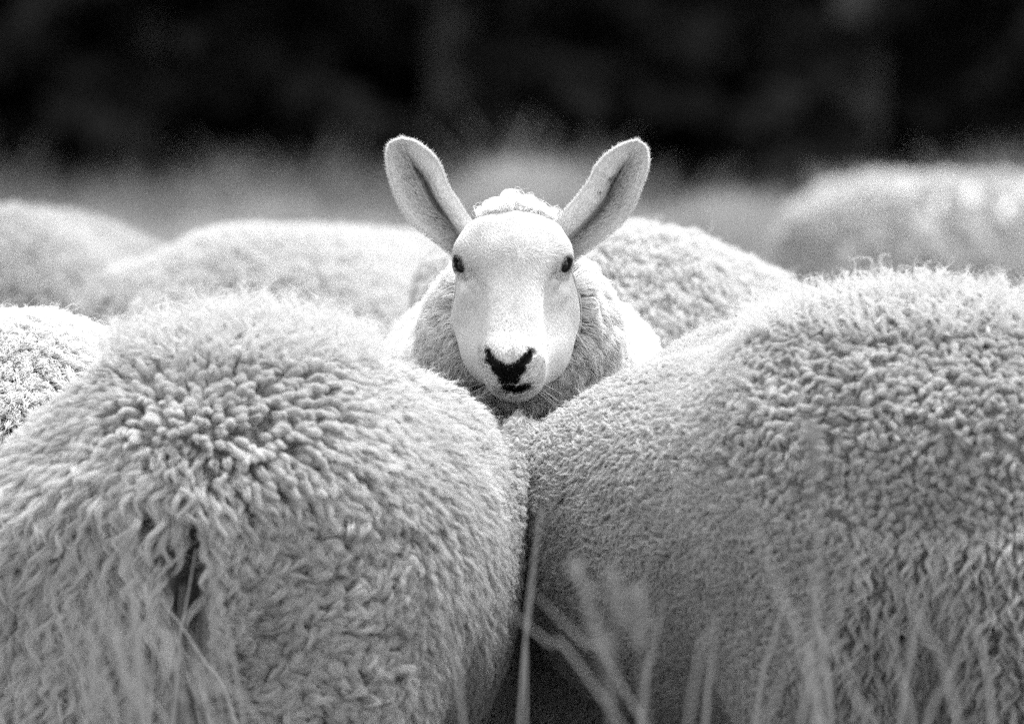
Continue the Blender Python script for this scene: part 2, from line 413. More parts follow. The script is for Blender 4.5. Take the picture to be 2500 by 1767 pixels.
# ------------------------------------------------------------------ the sheep that looks at the camera
O = W(1252, 505, D0)               # origin of the head: above the brow
SA, CA = math.sin(R(55)), math.cos(R(55))
def hv(x, t, v):                   # head coordinates (across, along the face, outward from the nose bridge) -> offset from O
    return np.array([x, -(CA * t + SA * v), -SA * t + CA * v])
HB = np.array([[1, 0, 0], [0, -CA, -SA], [0, -SA, CA]])   # rows: x, t, v axes
def eye_basis(side):
    g = unit(np.array([.70 * side, -.71, .05])); a = np.array([-.42 * side, -.55, -.62]); a = unit(a - (a @ g) * g)
    return g, a, np.cross(g, a)
EYE_R = .0160
def eye_c(side): return hv(.0535 * side, .0615, -.036)
def head_sdf(P):
    """P relative to O"""
    q = P @ HB.T.astype(np.float32)                       # x,t,v
    m = q.copy(); m[..., 0] = np.abs(m[..., 0])
    c_ = m.copy(); c_[..., 0] = np.sqrt(q[..., 0] ** 2 + .010 ** 2)
    d = ell(m, (0, .052, -.058), (.064, .062, .056))
    d = smin(d, ell(m, (.037, .036, -.040), (.030, .038, .034)), .018)
    d = smin(d, ell(m, (0, .045, -.022), (.046, .05, .026)), .02)
    d = smin(d, ell(m, (.053, .054, -.030), (.0200, .026, .022)), .012)
    # nasal bridge
    d = smin(d, cone(c_, (.013, .07, -.030), (.013, .20, -.031), .033, .0235), .022)
    d = smin(d, cone(c_, (.020, .08, -.045), (.014, .20, -.040), .036, .024), .02)
    # cheeks and jaw, the far one showing a little more
    mj = q.copy(); mj[..., 0] = np.abs(mj[..., 0] - .004)
    d = smin(d, ell(mj, (.028, .090, -.084), (.046, .068, .048)), .018)
    d = smin(d, cone(mj, (.036, .105, -.098), (.014, .205, -.070), .036, .020), .022)
    d = smin(d, cone(m, (.0, .13, -.075), (.0, .21, -.055), .040, .028), .02)
    d = smin(d, ell(mj, (.030, .150, -.086), (.036, .045, .034)), .02)
    d = smax(d, -ell(m, (.057, .136, -.026), (.019, .052, .020)), .020)
    # muzzle, lips, chin
    mz = q.copy(); mz[..., 0] = np.abs(mz[..., 0] + .003)
    d = smin(d, ell(mz, (.007, .209, -.032), (.022, .032, .031)), .012)
    d = smin(d, ell(mz, (.013, .222, -.036), (.0145, .020, .019)), .008)
    ch = q.copy(); ch[..., 0] = np.abs(ch[..., 0] - .004)
    d = smin(d, ell(ch, (.004, .219, -.062), (.022, .022, .015)), .010)
    # mouth line
    lip = np.abs(q[..., 2] + .0525 - .8 * q[..., 0] ** 2 / .03 * .6 - .03 * q[..., 0]) - .0012
    d = smax(d, -np.maximum(lip, -(q[..., 1] - .208)), .003)
    # philtrum
    d = smax(d, -cone(mz, (0, .240, -.026), (0, .238, -.052), .0022, .0018), .003)
    # nostrils
    for a, b, r1, r2 in (((.0275, -.110, -.176), (.0200, -.1235, -.187), .0030, .0042), ((.0200, -.1235, -.187), (.0105, -.130, -.194), .0042, .0022)):
        for sd in (1, -1):
            aa = np.array(a); bb = np.array(b)
            aa = np.array([aa[0] * sd - .003, aa[1] + .000, aa[2]]); bb = np.array([bb[0] * sd - .003, bb[1], bb[2]])
            d = smax(d, -cone(P, aa, bb, r1, r2), .003)
    # tear groove and eye opening with lids
    for sd in (1, -1):
        E = eye_c(sd); g, a, b = eye_basis(sd)
        d = smin(d, ell(P, E, (EYE_R + .0025,) * 3), .007)
        d = smax(d, -ell(P, E + g * .0175, (.0122, .0104, .0088), np.array([g, a, b])), .0025)
        d = smax(d, -cone(P, hv(.066 * sd, .086, -.046), hv(.056 * sd, .106, -.036), .003, .002), .012)
    return d
NX, NYc = .012, 12.36
def body_sdf(P):
    q = P - np.asarray((NX, 0, 0), np.float32); m = q.copy(); m[..., 0] = np.abs(m[..., 0])
    d = ell(q, (0, 12.98, .56), (.235, .44, .235))
    d = smin(d, ell(q, (0, 12.60, .60), (.205, .24, .245)), .08)
    d = smin(d, ell(q, (0, 12.72, .76), (.16, .22, .125)), .08)
    d = smin(d, ell(q, (0, 13.30, .60), (.22, .22, .20)), .08)
    d = smin(d, cone(q, (0, 12.46, .70), (0, 12.13, .835), .165, .098), .06)
    d = smin(d, cone(q, (0, 12.13, .835), (0, 12.055, .875), .098, .070), .03)
    for a, b, ra, rb in (((.10, 12.55, .45), (.105, 12.56, .27), .065, .034), ((.105, 12.56, .27), (.10, 12.55, .12), .03, .024),
                         ((.10, 12.55, .12), (.10, 12.53, .06), .025, .03), ((.11, 13.38, .45), (.11, 13.30, .34), .09, .05),
                         ((.11, 13.30, .34), (.11, 13.44, .27), .045, .028), ((.11, 13.44, .27), (.11, 13.40, .12), .027, .024), ((.11, 13.40, .12), (.11, 13.38, .06), .025, .03)):
        d = smin(d, cone(m, a, b, ra, rb), .025)
    return d
def hero_sdf(P):
    d = body_sdf(P)
    near = (P[..., 1] < 12.30) & (P[..., 2] > .70) & (np.abs(P[..., 0]) < .16)
    if near.any():
        Q = P[near] - O.astype(np.float32)
        d[near] = smin(d[near], head_sdf(Q), .012)
    return d
def stretch(lo, hi, a, b, fine, coarse):
    out = list(np.arange(a, b, fine)); st = fine; x = a
    left = []
    while x > lo: st = min(st * 1.35, coarse); x -= st; left.append(x)
    x = out[-1]; st = fine; right = []
    while x < hi: st = min(st * 1.35, coarse); x += st; right.append(x)
    return np.array(left[::-1] + out + right)
FINE = .0021
gx = stretch(-.30, .32, -.090, .094, FINE, .018)
gy = stretch(11.82, 13.62, 11.852, 12.075, FINE, .02)
gz = stretch(.0, 1.03, .755, .997, FINE, .018)
f = eval_grid(hero_sdf, gx, gy, gz)
HV, HF = surface_nets(f, gx, gy, gz)
print('hero grid', f.shape, 'verts', len(HV), round(time.time() - T0, 1))

def px_of(rel):                    # head-on coordinates of a point of the head, in the units the markings were measured in
    return 1252 + rel[:, 0] * 2000, 505 - rel[:, 2] * 2000
def seg_d(px, py, a, b):
    a = np.array(a, float); b = np.array(b, float); ab = b - a
    h = np.clip(((px - a[0]) * ab[0] + (py - a[1]) * ab[1]) / (ab @ ab), 0, 1)
    return np.hypot(px - a[0] - h * ab[0], py - a[1] - h * ab[1])
def pigment(P, hair=False):
    """0 black skin .. 1 white: nose leather, lips, lids and the freckles of the nose"""
    rel = P - O; px, py = px_of(rel); w = -rel[:, 1]
    d = np.full(len(P), 99.)
    for a, b, r in (((1191, 853), (1196, 872), 7), ((1196, 872), (1218, 893), 12), ((1218, 895), (1243, 908), 18),
                    ((1294, 853), (1288, 868), 7), ((1288, 868), (1268, 890), 12), ((1268, 893), (1243, 908), 18),
                    ((1230, 900), (1232, 919), 17), ((1257, 900), (1254, 919), 16), ((1234, 941), (1262, 947), 9), ((1262, 947), (1288, 939), 9), ((1226, 890), (1262, 890), 6)):
        d = np.minimum(d, seg_d(px, py, a, b) - r)
    d = np.where(w > .06, d, 99)
    edge = 3.0 * (rng.random(len(P)) - .5) * (4.5 if hair else 1)
    k = np.clip((d + edge) / 3 + .3, 0, 1)
    # grey peppering above the nose
    if hair:
        pep = np.exp(-((px - 1243) / 32) ** 2 - ((py - 838) / 42) ** 2) * (w > .03)
        pep += np.exp(-(np.clip(d, 0, 60) / 13) ** 1.3) * (1.5 + .8 * (py > 880)) * (py > 835)
        k = np.where(rng.random(len(P)) < .55 * np.clip(pep, 0, 1), np.minimum(k, rng.uniform(.12, .6, len(P))), k)
    for sd in (1, -1):
        E = O + eye_c(sd); g, a, b = eye_basis(sd)
        r = P - E
        dist = np.linalg.norm(r - g * EYE_R, axis=1)
        ea = (r @ a) / .0116; eb = (r @ b) / .0091
        rr = np.sqrt(ea ** 2 + eb ** 2)
        ok = ((r @ g) > .0)
        kk = np.clip((rr - 1.0) / .16, 0, 1)
        kk = np.where(ok & (np.linalg.norm(r, axis=1) < .030), kk, 1)
        k = np.minimum(k, .04 + .96 * kk)
        tear = np.exp(-((px - (1252 + (113 * sd))) / 13) ** 2 - ((py - 671) / 14) ** 2)
        if hair: k = np.where(rng.random(len(P)) < 1.0 * np.clip(.62 * tear, 0, .5), np.minimum(k, .35), k)
    return k

# ---- ears: cupped leaves of skin, fused into the same mesh
EAR = {
 -1: dict(outer=[(1150, 648), (1112, 624), (1062, 586), (1010, 545), (975, 492), (955, 435), (948, 385), (956, 354), (977, 345)],
          inner=[(1185, 575), (1148, 540), (1118, 495), (1092, 455), (1075, 411), (1056, 384), (1030, 362), (1005, 348), (985, 345)],
          cr=[.45, .49, .58, .65, .65, .60, .55, .5, .5]),
  1: dict(outer=[(1372, 655), (1415, 624), (1463, 588), (1514, 546), (1544, 500), (1564, 450), (1577, 405), (1575, 368), (1560, 351)],
          inner=[(1325, 578), (1362, 535), (1402, 492), (1440, 443), (1456, 411), (1480, 384), (1505, 367), (1530, 355), (1550, 350)],
          cr=[.48, .48, .50, .54, .58, .58, .55, .5, .5])}
def spline(pts, u):
    pts = np.asarray(pts, float); n = len(pts) - 1
    x = np.clip(u, 0, 1) * n; i = np.minimum(x.astype(int), n - 1); f_ = (x - i)[:, None]
    g = lambda k: pts[np.clip(k, 0, n)]
    p0, p1, p2, p3 = g(i - 1), g(i), g(i + 1), g(i + 2)
    return .5 * (2 * p1 + (p2 - p0) * f_ + (2 * p0 - 5 * p1 + 4 * p2 - p3) * f_ ** 2 + (3 * p1 - p0 - 3 * p2 + p3) * f_ ** 3)
def ear_point(side, u, s):
    """u 0 base..1 tip, s 0 outer edge..1 inner edge -> offset from O and a tint"""
    e = EAR[side]
    o = spline(e['outer'], u); i = spline(e['inner'], u)
    cr = spline(np.array(e['cr'])[:, None], u)[:, 0]
    wd = np.linalg.norm(i - o, axis=1) / 2000
    p = o + (i - o) * s[:, None]
    a = s / cr; b = (s - cr) / (1 - cr)
    deep = wd * .46 * (1 - u ** 3)                          # cup depth
    depth = np.where(s < cr, -deep * (1 - (1 - np.clip(a, 0, 1)) ** 2.2) * 1.0, 0)
    wall = np.clip(b / .10, 0, 1); wall = wall * wall * (3 - 2 * wall)
    depth = np.where(s >= cr, -deep * (1 - wall) + wall * (.006 * (1 - u) - .010 * np.clip(b, 0, 1) ** 2 * (1 - u)), depth)
    soft = np.clip((u - .50) / .35, 0, 1)                   # the fold fades out towards the tip
    depth = depth * (1 - soft) + soft * (-deep * .6 * np.sin(np.pi * s) ** 1)
    w = -.034 + .014 * u - .02 * (u - .5) ** 2 + depth
    X = (p[:, 0] - 1252) / 2000; Z = (505 - p[:, 1]) / 2000
    base = np.stack([X, -w, Z], 1)
    crk = np.exp(-((s - cr + .05) / .10) ** 2) * np.clip(1.3 - abs(u - .42) / .33, 0, 1)  # shade of the ear fold, painted into skin and hair tint
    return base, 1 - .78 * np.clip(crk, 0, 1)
nu, ns = 36, 34
EV, EF, ET = [], [], []
base_i = len(HV)
for side in (-1, 1):
    u = np.repeat(np.linspace(0, 1, nu), ns); s = np.tile(np.linspace(0, 1, ns), nu)
    Pf, tf = ear_point(side, u, s)
    G = Pf.reshape(nu, ns, 3)
    du = np.gradient(G, axis=0); ds = np.gradient(G, axis=1)
    n_ = unit(np.cross(ds, du)); n_ = np.where((n_[..., 1:2] > 0), -n_, n_)     # towards the camera
    th = .0032 * np.minimum(1, 4 * np.minimum(s, 1 - s)).reshape(nu, ns, 1) ** .5 * np.minimum(1, 5 * (1 - u)).reshape(nu, ns, 1) ** .5 + .0004
    back = G - n_ * th - np.array([0, -1, 0]) * 0
    idx = np.arange(nu * ns).reshape(nu, ns)
    def quads(I): return np.stack([I[:-1, :-1], I[1:, :-1], I[1:, 1:], I[:-1, 1:]], -1).reshape(-1, 4)
    qf = quads(idx); qb = quads(idx)[:, ::-1] + nu * ns
    if side == 1: qf, qb = qf[:, ::-1], qb[:, ::-1]
    rim = np.concatenate([idx[:, 0], idx[-1, 1:], idx[::-1, -1][1:]])
    qr = np.stack([rim[:-1], rim[1:], rim[1:] + nu * ns, rim[:-1] + nu * ns], 1)
    EV += [G.reshape(-1, 3), back.reshape(-1, 3)]; ET += [tf, np.ones_like(tf)]
    EF.append(np.concatenate([qf, qb, qr]) + base_i); base_i += 2 * nu * ns
    EAR[side]['G'] = G; EAR[side]['n'] = n_
nbody = len(HV)
EVa = np.concatenate(EV) + O
Vall = np.concatenate([HV, EVa]); Fall = np.concatenate([HF] + EF)
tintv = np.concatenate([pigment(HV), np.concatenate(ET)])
tintv = np.where(Vall[:, 2] < .075, .08, tintv)
hero = mesh_obj('sheep', Vall, Fall, M_SKIN, tint=tintv)
tag(hero, 'white faced sheep looking straight at the camera with both ears raised', 'sheep', 'sheep of the flock')
HN = normals(HV, HF)

# eyes: dark ball, slit pupil, pale sky glint comes from the light
def uv_sphere(c, r, nu=32, nv=20):
    th = np.linspace(0, np.pi, nv); ph = np.linspace(0, 2 * np.pi, nu + 1)
    T_, P_ = np.meshgrid(th, ph, indexing='ij')
    V = np.stack([np.sin(T_) * np.cos(P_), np.sin(T_) * np.sin(P_), np.cos(T_)], -1).reshape(-1, 3) * r + c
    I = np.arange(nv * (nu + 1)).reshape(nv, nu + 1)
    return V, np.stack([I[:-1, :-1], I[1:, :-1], I[1:, 1:], I[:-1, 1:]], -1).reshape(-1, 4)
for sd in (-1, 1):
    V, F = uv_sphere(O + eye_c(sd), EYE_R)
    mesh_obj('eye', V, F, M_EYE, hero)

# ---- short hair of the face
rel0 = lambda P: P - O
def face_w(Pc, Nc):
    r = Pc - O; w = -r[:, 1]
    return (((w > -.085) & (head_sdf(r.astype(np.float32)) < .006)) & (r[:, 2] > -.27) & (np.abs(r[:, 0]) < .10)) * np.clip((Nc @ np.array([0, -1, .1])) * 2 + 1.0, .05, 1) * np.clip(1.1 + (w + .05) * 8, 0, 1)
P, N, _ = sample(HV, HF, HN, 150000, face_w)
# none on the eyeball opening, nose leather or inside the nostrils
pg = pigment(P)
ok = (pg > .22) | (rng.random(len(pg)) < .5)
for sd in (1, -1):
    E = O + eye_c(sd); g, a, b = eye_basis(sd); r = P - E
    inside = (np.sqrt(((r @ a) / .0118) ** 2 + ((r @ b) / .0088) ** 2) < 1.0) & ((r @ g) > 0) & (np.linalg.norm(r, axis=1) < .03)
    ok &= ~inside
P, N = P[ok], N[ok]
rl = P - O; px, py = px_of(rl)
e_ax = np.array([0, -CA, -SA])
up = np.clip((612 - py) / 30, -1, 1)[:, None]                # whorl on the brow: hair parts up and down from it
T = -e_ax[None] * up + np.array([1, 0, 0]) * (rl[:, 0:1] * 9) * (1 - .6 * np.clip((py - 760) / 90, 0, 1)[:, None]) + .35 * np.cross(N, -e_ax)[:, :] * np.exp(-(((px - 1240) / 25) ** 2 + ((py - 612) / 25) ** 2))[:, None] * 3
T = T + np.array([0, .55, 0]) * (py[:, None] < 700)
nose = np.clip((py - 800) / 60, 0, 1)[:, None]
T = T * (1 - nose) + nose * ( T * .5 + np.stack([-(rl[:, 0] + .003) * 22, 0 * px, -np.clip((905 - py) / 60, -.5, 1)], 1) * (rl[:, 2:3] > -.215))
nz = val_noise(P, .012, 3)[:, None] - .5
T = T + np.cross(N, T) * nz * 1.0
Lh = np.interp(py, [640, 760, 850], [.0066, .0046, .0030])
for sd in (1, -1): Lh = Lh * (.45 + .55 * np.clip((np.linalg.norm(P - O - eye_c(sd), axis=1) - .018) / .012, 0, 1)) + .004 * (-rl[:, 1] < -.03)
Q, rad = comb_fur(P, N, T, Lh, np.interp(py, [700, 850], [.38, .42]), .00024, jit=.20)
tn = pigment(P, True); tip = pigment(Q[:, -1].astype(float), True); tn = np.where((rng.random(len(P)) < .55), np.minimum(tn, tip), tn) * rng.uniform(.72, 1.0, len(P)) * (.90 + .16 * val_noise(P, .02, 71))
# ---- short hair of the ears
QS, RS, TS = [Q], [rad], [tn]
for side in (-1, 1):
    G, nn = EAR[side]['G'], EAR[side]['n']
    for back in (0, 1):
        n = 26000 if not back else 14000
        u = rng.random(n) ** .9; s = rng.random(n)
        if True:                                            # denser along the rim
            k = rng.random(n) < .28; s = np.where(k, np.where(rng.random(n) < .5, rng.random(n) ** 2 * .08, 1 - rng.random(n) ** 2 * .08), s)
        p0, tf = ear_point(side, u, s)
        p1, _ = ear_point(side, np.clip(u + .02, 0, 1), s); pm, _ = ear_point(side, np.clip(u - .02, 0, 1), s)
        q1, _ = ear_point(side, u, np.clip(s + .02, 0, 1)); qm, _ = ear_point(side, u, np.clip(s - .02, 0, 1))
        tu = unit(p1 - pm); ts = unit(q1 - qm); nr = unit(np.cross(ts, tu)); nr = np.where(nr[:, 1:2] > 0, -nr, nr)
        if back: nr = -nr; p0 = p0 + nr * .003
        e_ = np.clip((np.abs(s - .5) - .30) / .2, 0, 1)[:, None]
        outw = ts * np.sign(s - .5)[:, None]
        tip = np.clip((u - .85) / .12, 0, 1)[:, None]
        T = tu * (1.0 - .55 * e_) + outw * (.35 + .9 * e_) * (1 - .3 * tip)
        L = np.where(rng.random(n) < .05, .0085, .0052) * (1 - .15 * e_[:, 0])
        Qe, re = comb_fur(p0 + O, nr, T, L, .35 if not back else .3, .00017, jit=.22)
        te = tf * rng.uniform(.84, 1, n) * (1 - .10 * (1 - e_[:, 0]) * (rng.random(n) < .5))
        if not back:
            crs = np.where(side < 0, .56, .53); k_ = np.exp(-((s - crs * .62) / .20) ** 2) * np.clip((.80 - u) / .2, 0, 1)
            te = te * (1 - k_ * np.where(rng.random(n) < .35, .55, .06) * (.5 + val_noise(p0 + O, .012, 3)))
        QS.append(Qe); RS.append(re); TS.append(te)
    # dark marks inside the ear
def mark(side, x, y, r, v=.1):
    for k in (1, 2, 3, 4):
        q = QS[k][:, 2]; X, Y = 1252 + (q[:, 0] - O[0]) * 2000, 505 - (q[:, 2] - O[2]) * 2000
        dd = np.hypot(X - x, Y - y)
        front = (k % 2 == 1)
        if front: TS[k] = np.where(dd < 1.25 * r * rng.uniform(.6, 1.3, len(dd)), v, TS[k])
for a in ((-1, 1018, 418, 6), (-1, 1025, 424, 6), (-1, 1012, 411, 4), (-1, 1036, 441, 3), (-1, 1010, 468, 4), (-1, 1064, 534, 4), (-1, 986, 384, 2),
          (1, 1496, 437, 6), (1, 1500, 432, 5), (1, 1491, 441, 5), (1, 1515, 418, 3), (1, 1522, 413, 2.5), (1, 1534, 400, 2.5), (1, 1472, 517, 3), (1, 1464, 470, 4)): mark(*a)
curves_obj('face_hair', np.concatenate(QS), np.concatenate(RS), M_FUR, hero, np.concatenate(TS))
# lashes, whiskers and long hairs by the ears
def long_hairs(name, items, parent, m=M_FUR):
    Pn, Rn, Tn = [], [], []
    for a, b, n, spread, sag, r, tn_ in items:
        a = np.array(a); b = np.array(b)
        for i in range(n):
            j = rng.normal(0, spread, 3); s_ = np.linspace(0, 1, 7)[:, None]
            c = a + rng.normal(0, .0015, 3) + (b - a + j) * s_ + np.array([0, 0, -sag]) * s_ ** 2
            Pn.append(c); Rn.append(r * (1 - .8 * s_[:, 0])); Tn.append(tn_)
    return curves_obj(name, np.array(Pn), np.array(Rn), m, parent, np.array(Tn))
items = []
for sd in (-1, 1):
    E = O + eye_c(sd); g, a, b = eye_basis(sd)
    bb = b if b[2] > 0 else -b
    for i in range(14):
        f_ = (i / 13 - .5) * 1.6
        st = E + g * .0155 + a * f_ * .009 + bb * .0075 * math.sqrt(max(0, 1 - f_ * f_ * .9))
        items.append((st, st + g * .007 + bb * .006 + a * f_ * .003, 3, .0015, .001, .00022, .05))
    for i in range(8):
        st = O + hv(.072 * sd, .10 + .004 * i, -.075)
        items.append((st, st + np.array([.018 * sd, -.004, -.012 - .002 * i]), 1, .005, .003, .0002, 1.))
    for i in range(6):
        st = O + hv((.024) * sd + .002, .212 + .003 * i, -.062)
        items.append((st, st + np.array([.030 * sd, -.008, -.012]), 1, .006, .004, .00018, 1.))
long_hairs('lash_and_whisker_hair', items, hero)

# ---- wool of the neck, shoulders and poll
cN = np.array([NX, 12.2, .80])
def hero_wfn(Pc, Nc):
    r = Pc - O; w = -r[:, 1]
    lim = -.062 - .02 * (r[:, 2] > -.06)
    m_ = ((w < lim) | ((w < .01) & (r[:, 2] < -.06) & (head_sdf(r.astype(np.float32)) > .003))) & (Pc[:, 2] > .30)
    m_ &= ~((r[:, 2] > -.09) & (w > -.10) & (np.abs(r[:, 0]) > .035))
    fc = Nc @ np.array([0, -1., 0])
    return m_ * np.clip((fc + .5) * 3, 0, 1) * np.clip((Pc[:, 2] - .40) * 6, .1, 1) * np.clip(1.25 - (Pc[:, 1] - 12.1) * .55, .35, 1)
def hero_flow(P, N):
    rad_ = P - cN; rad_[:, 1] = 0
    z = np.zeros(len(P))
    return np.stack([rad_[:, 0] * 1.5, z + .6, z - .55 + rad_[:, 2] * 1.5], 1)
Q, rad, tn = grow_wool(HV, HF, HN, hero_wfn, .0100, hero_flow, lambda P, N: np.where(P[:, 1] < 12.3, .029, .032), lambda P, N: np.full(len(P), .8), 48, .0088, .00038,
                       wave=.004, curl=.0006, fly=.03, tint=(1.15, 1.35), part=(.024, .035), hook=lambda P, N: np.full(len(P), 1.3), point=lambda P, N: np.full(len(P), .0))
print('hero wool', len(Q))
# curly tuft on the poll
def poll_w(Pc, Nc):
    r = Pc - O; w = -r[:, 1]
    return (r[:, 2] > -.045) & (w < -.006) & (w > -.10) & (np.abs(r[:, 0] - .006) < .040 - .008 * (w < -.02))
Q2, rad2, tn2 = grow_wool(HV, HF, HN, poll_w, .0088, lambda P, N: np.stack([(P[:, 0] - O[0]) * 3, 0 * P[:, 0] + .9, 0 * P[:, 0] + .4], 1),
                          lambda P, N:   .033 * (.15 + 1.35 * val_noise(P, .014, 5)) * np.clip(.45 + (-.006 - (O[1] - P[:, 1])) * 30, .55, 1.1), lambda P, N: np.full(len(P), 1.15), 30, .0045, .00030, wave=.009, curl=.0016, fly=.22, npts=12, fly_len=1.5, tint=(1.1, 1.2), hook=lambda P, N: np.full(len(P), .1))
Q = np.concatenate([Q]); 
wl = curves_obj('fleece', Q, rad, M_WOOL, hero, tn)
curves_obj('poll_wool', Q2, rad2, M_FUR, hero, tn2)
# underwool skin shade is the mesh itself

# ------------------------------------------------------------------ the flock round it
def const(v): return lambda P, N: np.full(len(P), float(v))
def whorl_flow(c, sag, push=(0, 0, 0)):
    c = np.array(c)
    def fl(P, N):
        r = unit(P - c); return r + np.array([0, 0, -sag]) + np.array(push)
    return fl
# left sheep: whorl of fat locks on its rump, ropy locks hanging below
cL = W(480, 1010, 11.2)
def pix(P): return 1250 + FOC * P[:, 0] / P[:, 1], 500 + FOC * (HC - P[:, 2]) / P[:, 1]
def ramp(v, a, b): return np.clip((v - a) / (b - a), 0, 1)
def zonesL(P):
    px, py = pix(P); r = np.linalg.norm(P - cL, axis=1); j = (val_noise(P, .05, 77) - .5)
    up = ramp(py + 150 * j, 1010, 930) * ramp(r, .04, .09)             # silky hair swept over the top
    mat = ramp(px + 160 * j, 500, 600) * ramp(px + 160 * j, 1010, 920) * ramp(py + 150 * j, 1230, 1330)   # matted curls of the haunch
    rope = ramp(px + 100 * j, 560, 480) * ramp(py, 1120, 1200)         # ropy locks hanging beside the hollow
    fine = ramp(px, 980, 1060)
    return r, up, mat, rope, fine
def lenL(P, N):
    r, up, mat, rope, fine = zonesL(P)
    L = .024 + .012 * ramp(r, .05, .12) + .006 * up + .030 * rope + .006 * fine
    return L * (1 - .35 * mat) * (1 - .6 * ramp(pix(P)[0], 1130, 1220))
def leanL(P, N):
    r, up, mat, rope, fine = zonesL(P)
    return .15 + 1.3 * ramp(r, .02, .09) + .2 * up - .40 * mat + .15 * rope - .6 * ramp(N[:, 2], .82, .97)
def radL(P, N):
    r, up, mat, rope, fine = zonesL(P)
    return .0050 + .0014 * (r < .055) - .0004 * ramp(r, .05, .1) - .0014 * up + .0020 * mat + .0018 * rope - .0010 * fine
def waveL(P, N):
    r, up, mat, rope, fine = zonesL(P)
    return .0035 + .009 * mat + .006 * rope
def pointL(P, N):
    r, up, mat, rope, fine = zonesL(P)
    return .15 + .6 * up + .35 * fine + .25 * rope - .15 * mat
PROF_L = [(-80, 1200), (60, 1010), (151, 947), (261, 849), (359, 779), (500, 755), (653, 746), (817, 795), (980, 871), (1089, 930), (1198, 1003), (1290, 1075), (1320, 1130)]
PROF_R = [(1240, 1085), (1300, 1010), (1360, 962), (1470, 902), (1579, 848), (1688, 780), (1760, 757), (1830, 742), (1906, 718), (2015, 680), (2156, 658), (2349, 660), (2500, 690), (2800, 800)]
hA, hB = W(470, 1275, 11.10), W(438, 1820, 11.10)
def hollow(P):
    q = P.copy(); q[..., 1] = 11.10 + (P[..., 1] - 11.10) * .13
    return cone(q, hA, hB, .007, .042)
def flowL(P, N):
    r = P - cL; d = np.linalg.norm(r, axis=1, keepdims=True)
    swirl = (val_noise(P, .035, 9)[:, None] - .5) * 1.1
    t = unit(r) + np.array([.12, 0, -.28]) + np.array([0, .25, 0]) * (P[:, 2:3] > .8)
    z = zonesL(P)
    t = t + np.array([0, 0, -1.3]) * np.clip((.72 - P[:, 2:3]) / .12, 0, 1)
    return t + np.cross(N, unit(t)) * swirl * (1 + 3.0 * z[2][:, None])
LEFT_O = (-.275, 11.70)
def maskW(P):                                            # whorl and the cords fanning out of it to the right
    px, py = pix(P); r = np.linalg.norm(P - cL, axis=1); j = .03 * (val_noise(P, .03, 51) - .5)
    return (r + j < .085 + .075 * ramp(px, 500, 700) * ramp(py, 860, 930)) * (zonesL(P)[2] < .5) * 1.
def maskM(P): return (zonesL(P)[2] >= .5) * (1 - maskW(P)) * 1.
PASS_L = [dict(mask=maskW, spacing=.0118, length=lambda P, N: np.interp(np.linalg.norm(P - cL, axis=1), [0, .06, .15], [.024, .028, .034]), lean=lambda P, N: np.interp(np.linalg.norm(P - cL, axis=1), [0, .04, .10, .16], [.1, .35, 1.0, 1.3]),
               nstr=95, lock_r=.0058, srad=.00032, wave=.003, curl=.0005, fly=.01, even=True, part=(.045, .02), hook=lambda P, N: np.full(len(P), .3)),
          dict(mask=maskM, spacing=.0105, length=lambda P, N: .018 + .018 * val_noise(P, .03, 5), lean=lambda P, N: .7 + .9 * val_noise(P, .04, 6), nstr=85, lock_r=lambda P, N: .0040 + .0060 * val_noise(P, .018, 8), srad=.00032, wave=.010, curl=.0014, fly=.05, part=(.045, .022), hook=lambda P, N: 3.4 * val_noise(P, .03, 15) - .2)]
left = make_sheep('sheep', 'shaggy sheep seen from behind, a whorl of fat locks on its rump', LEFT_O[0], LEFT_O[1], 81, 1.10,
    dict(passes=PASS_L, spacing=.0076, flow=flowL, length=lenL, lean=leanL, nstr=26, coarse=lambda P: ((np.linalg.norm(P - cL, axis=1) < .058) | (zonesL(P)[2] > .5) | (zonesL(P)[3] > .6)) * 1., point=pointL, part=(.040, .018), lock_r=radL, srad=.00032, wave=waveL, curl=.0006, fly=.03, hook=lambda P, N: 2.4 * zonesL(P)[2] + .8 * (zonesL(P)[0] < .06), wisp=(.80, .050, .011)), turn=-.35, patch=lambda P: (.84 + .32 * val_noise(P, .06, 62)) * (1 - .25 * ramp(P[:, 2], .62, .44) * ramp(P[:, 0], -.16, -.05)), profile=PROF_L, thick=.040, bulge=(((.02, -.155, .54), (.34, .085, .15)),), drop=.045, wide=1.10, carve=hollow)  # patch darkens the low right side, painting its shading into the wool tint
cR = W(2260, 960, 11.2)
def zonesR(P):
    px, py = pix(P); j = (val_noise(P, .06, 78) - .5)
    tight = ramp(px + 300 * j, 1720, 2000) * ramp(py + 150 * j, 1330, 1200)      # tight crimped curls
    rope = ramp(px + 200 * j, 1950, 2100) * ramp(py + 150 * j, 1250, 1360)      # long curls hanging on the flank
    short = ramp(px + 200 * j, 1800, 1500)
    return tight, rope, short
def lenR(P, N):
    t, r, s_ = zonesR(P)
    return .018 + .004 * t + .028 * r + .005 * s_ + .004 * ramp(N[:, 2], .82, .97)
def leanR(P, N):
    t, r, s_ = zonesR(P)
    return .95 - .50 * t + .35 * r + .40 * s_ - .55 * ramp(N[:, 2], .82, .97)
def radR(P, N):
    t, r, s_ = zonesR(P)
    return .0037 + .0010 * t + .0006 * r - .0012 * s_
def waveR(P, N):
    t, r, s_ = zonesR(P)
    return .004 + .002 * t + .001 * r
def flowR(P, N):
    r = P - cR
    swirl = (val_noise(P, .03, 19)[:, None] - .5) * 2.2
    k = zonesR(P)[1][:, None]
    t = unit(r) + np.array([-.3, 0, -.5]) + np.array([0, 0, -1.2]) * k
    return t + np.cross(N, unit(t)) * swirl * (1 - .7 * k)
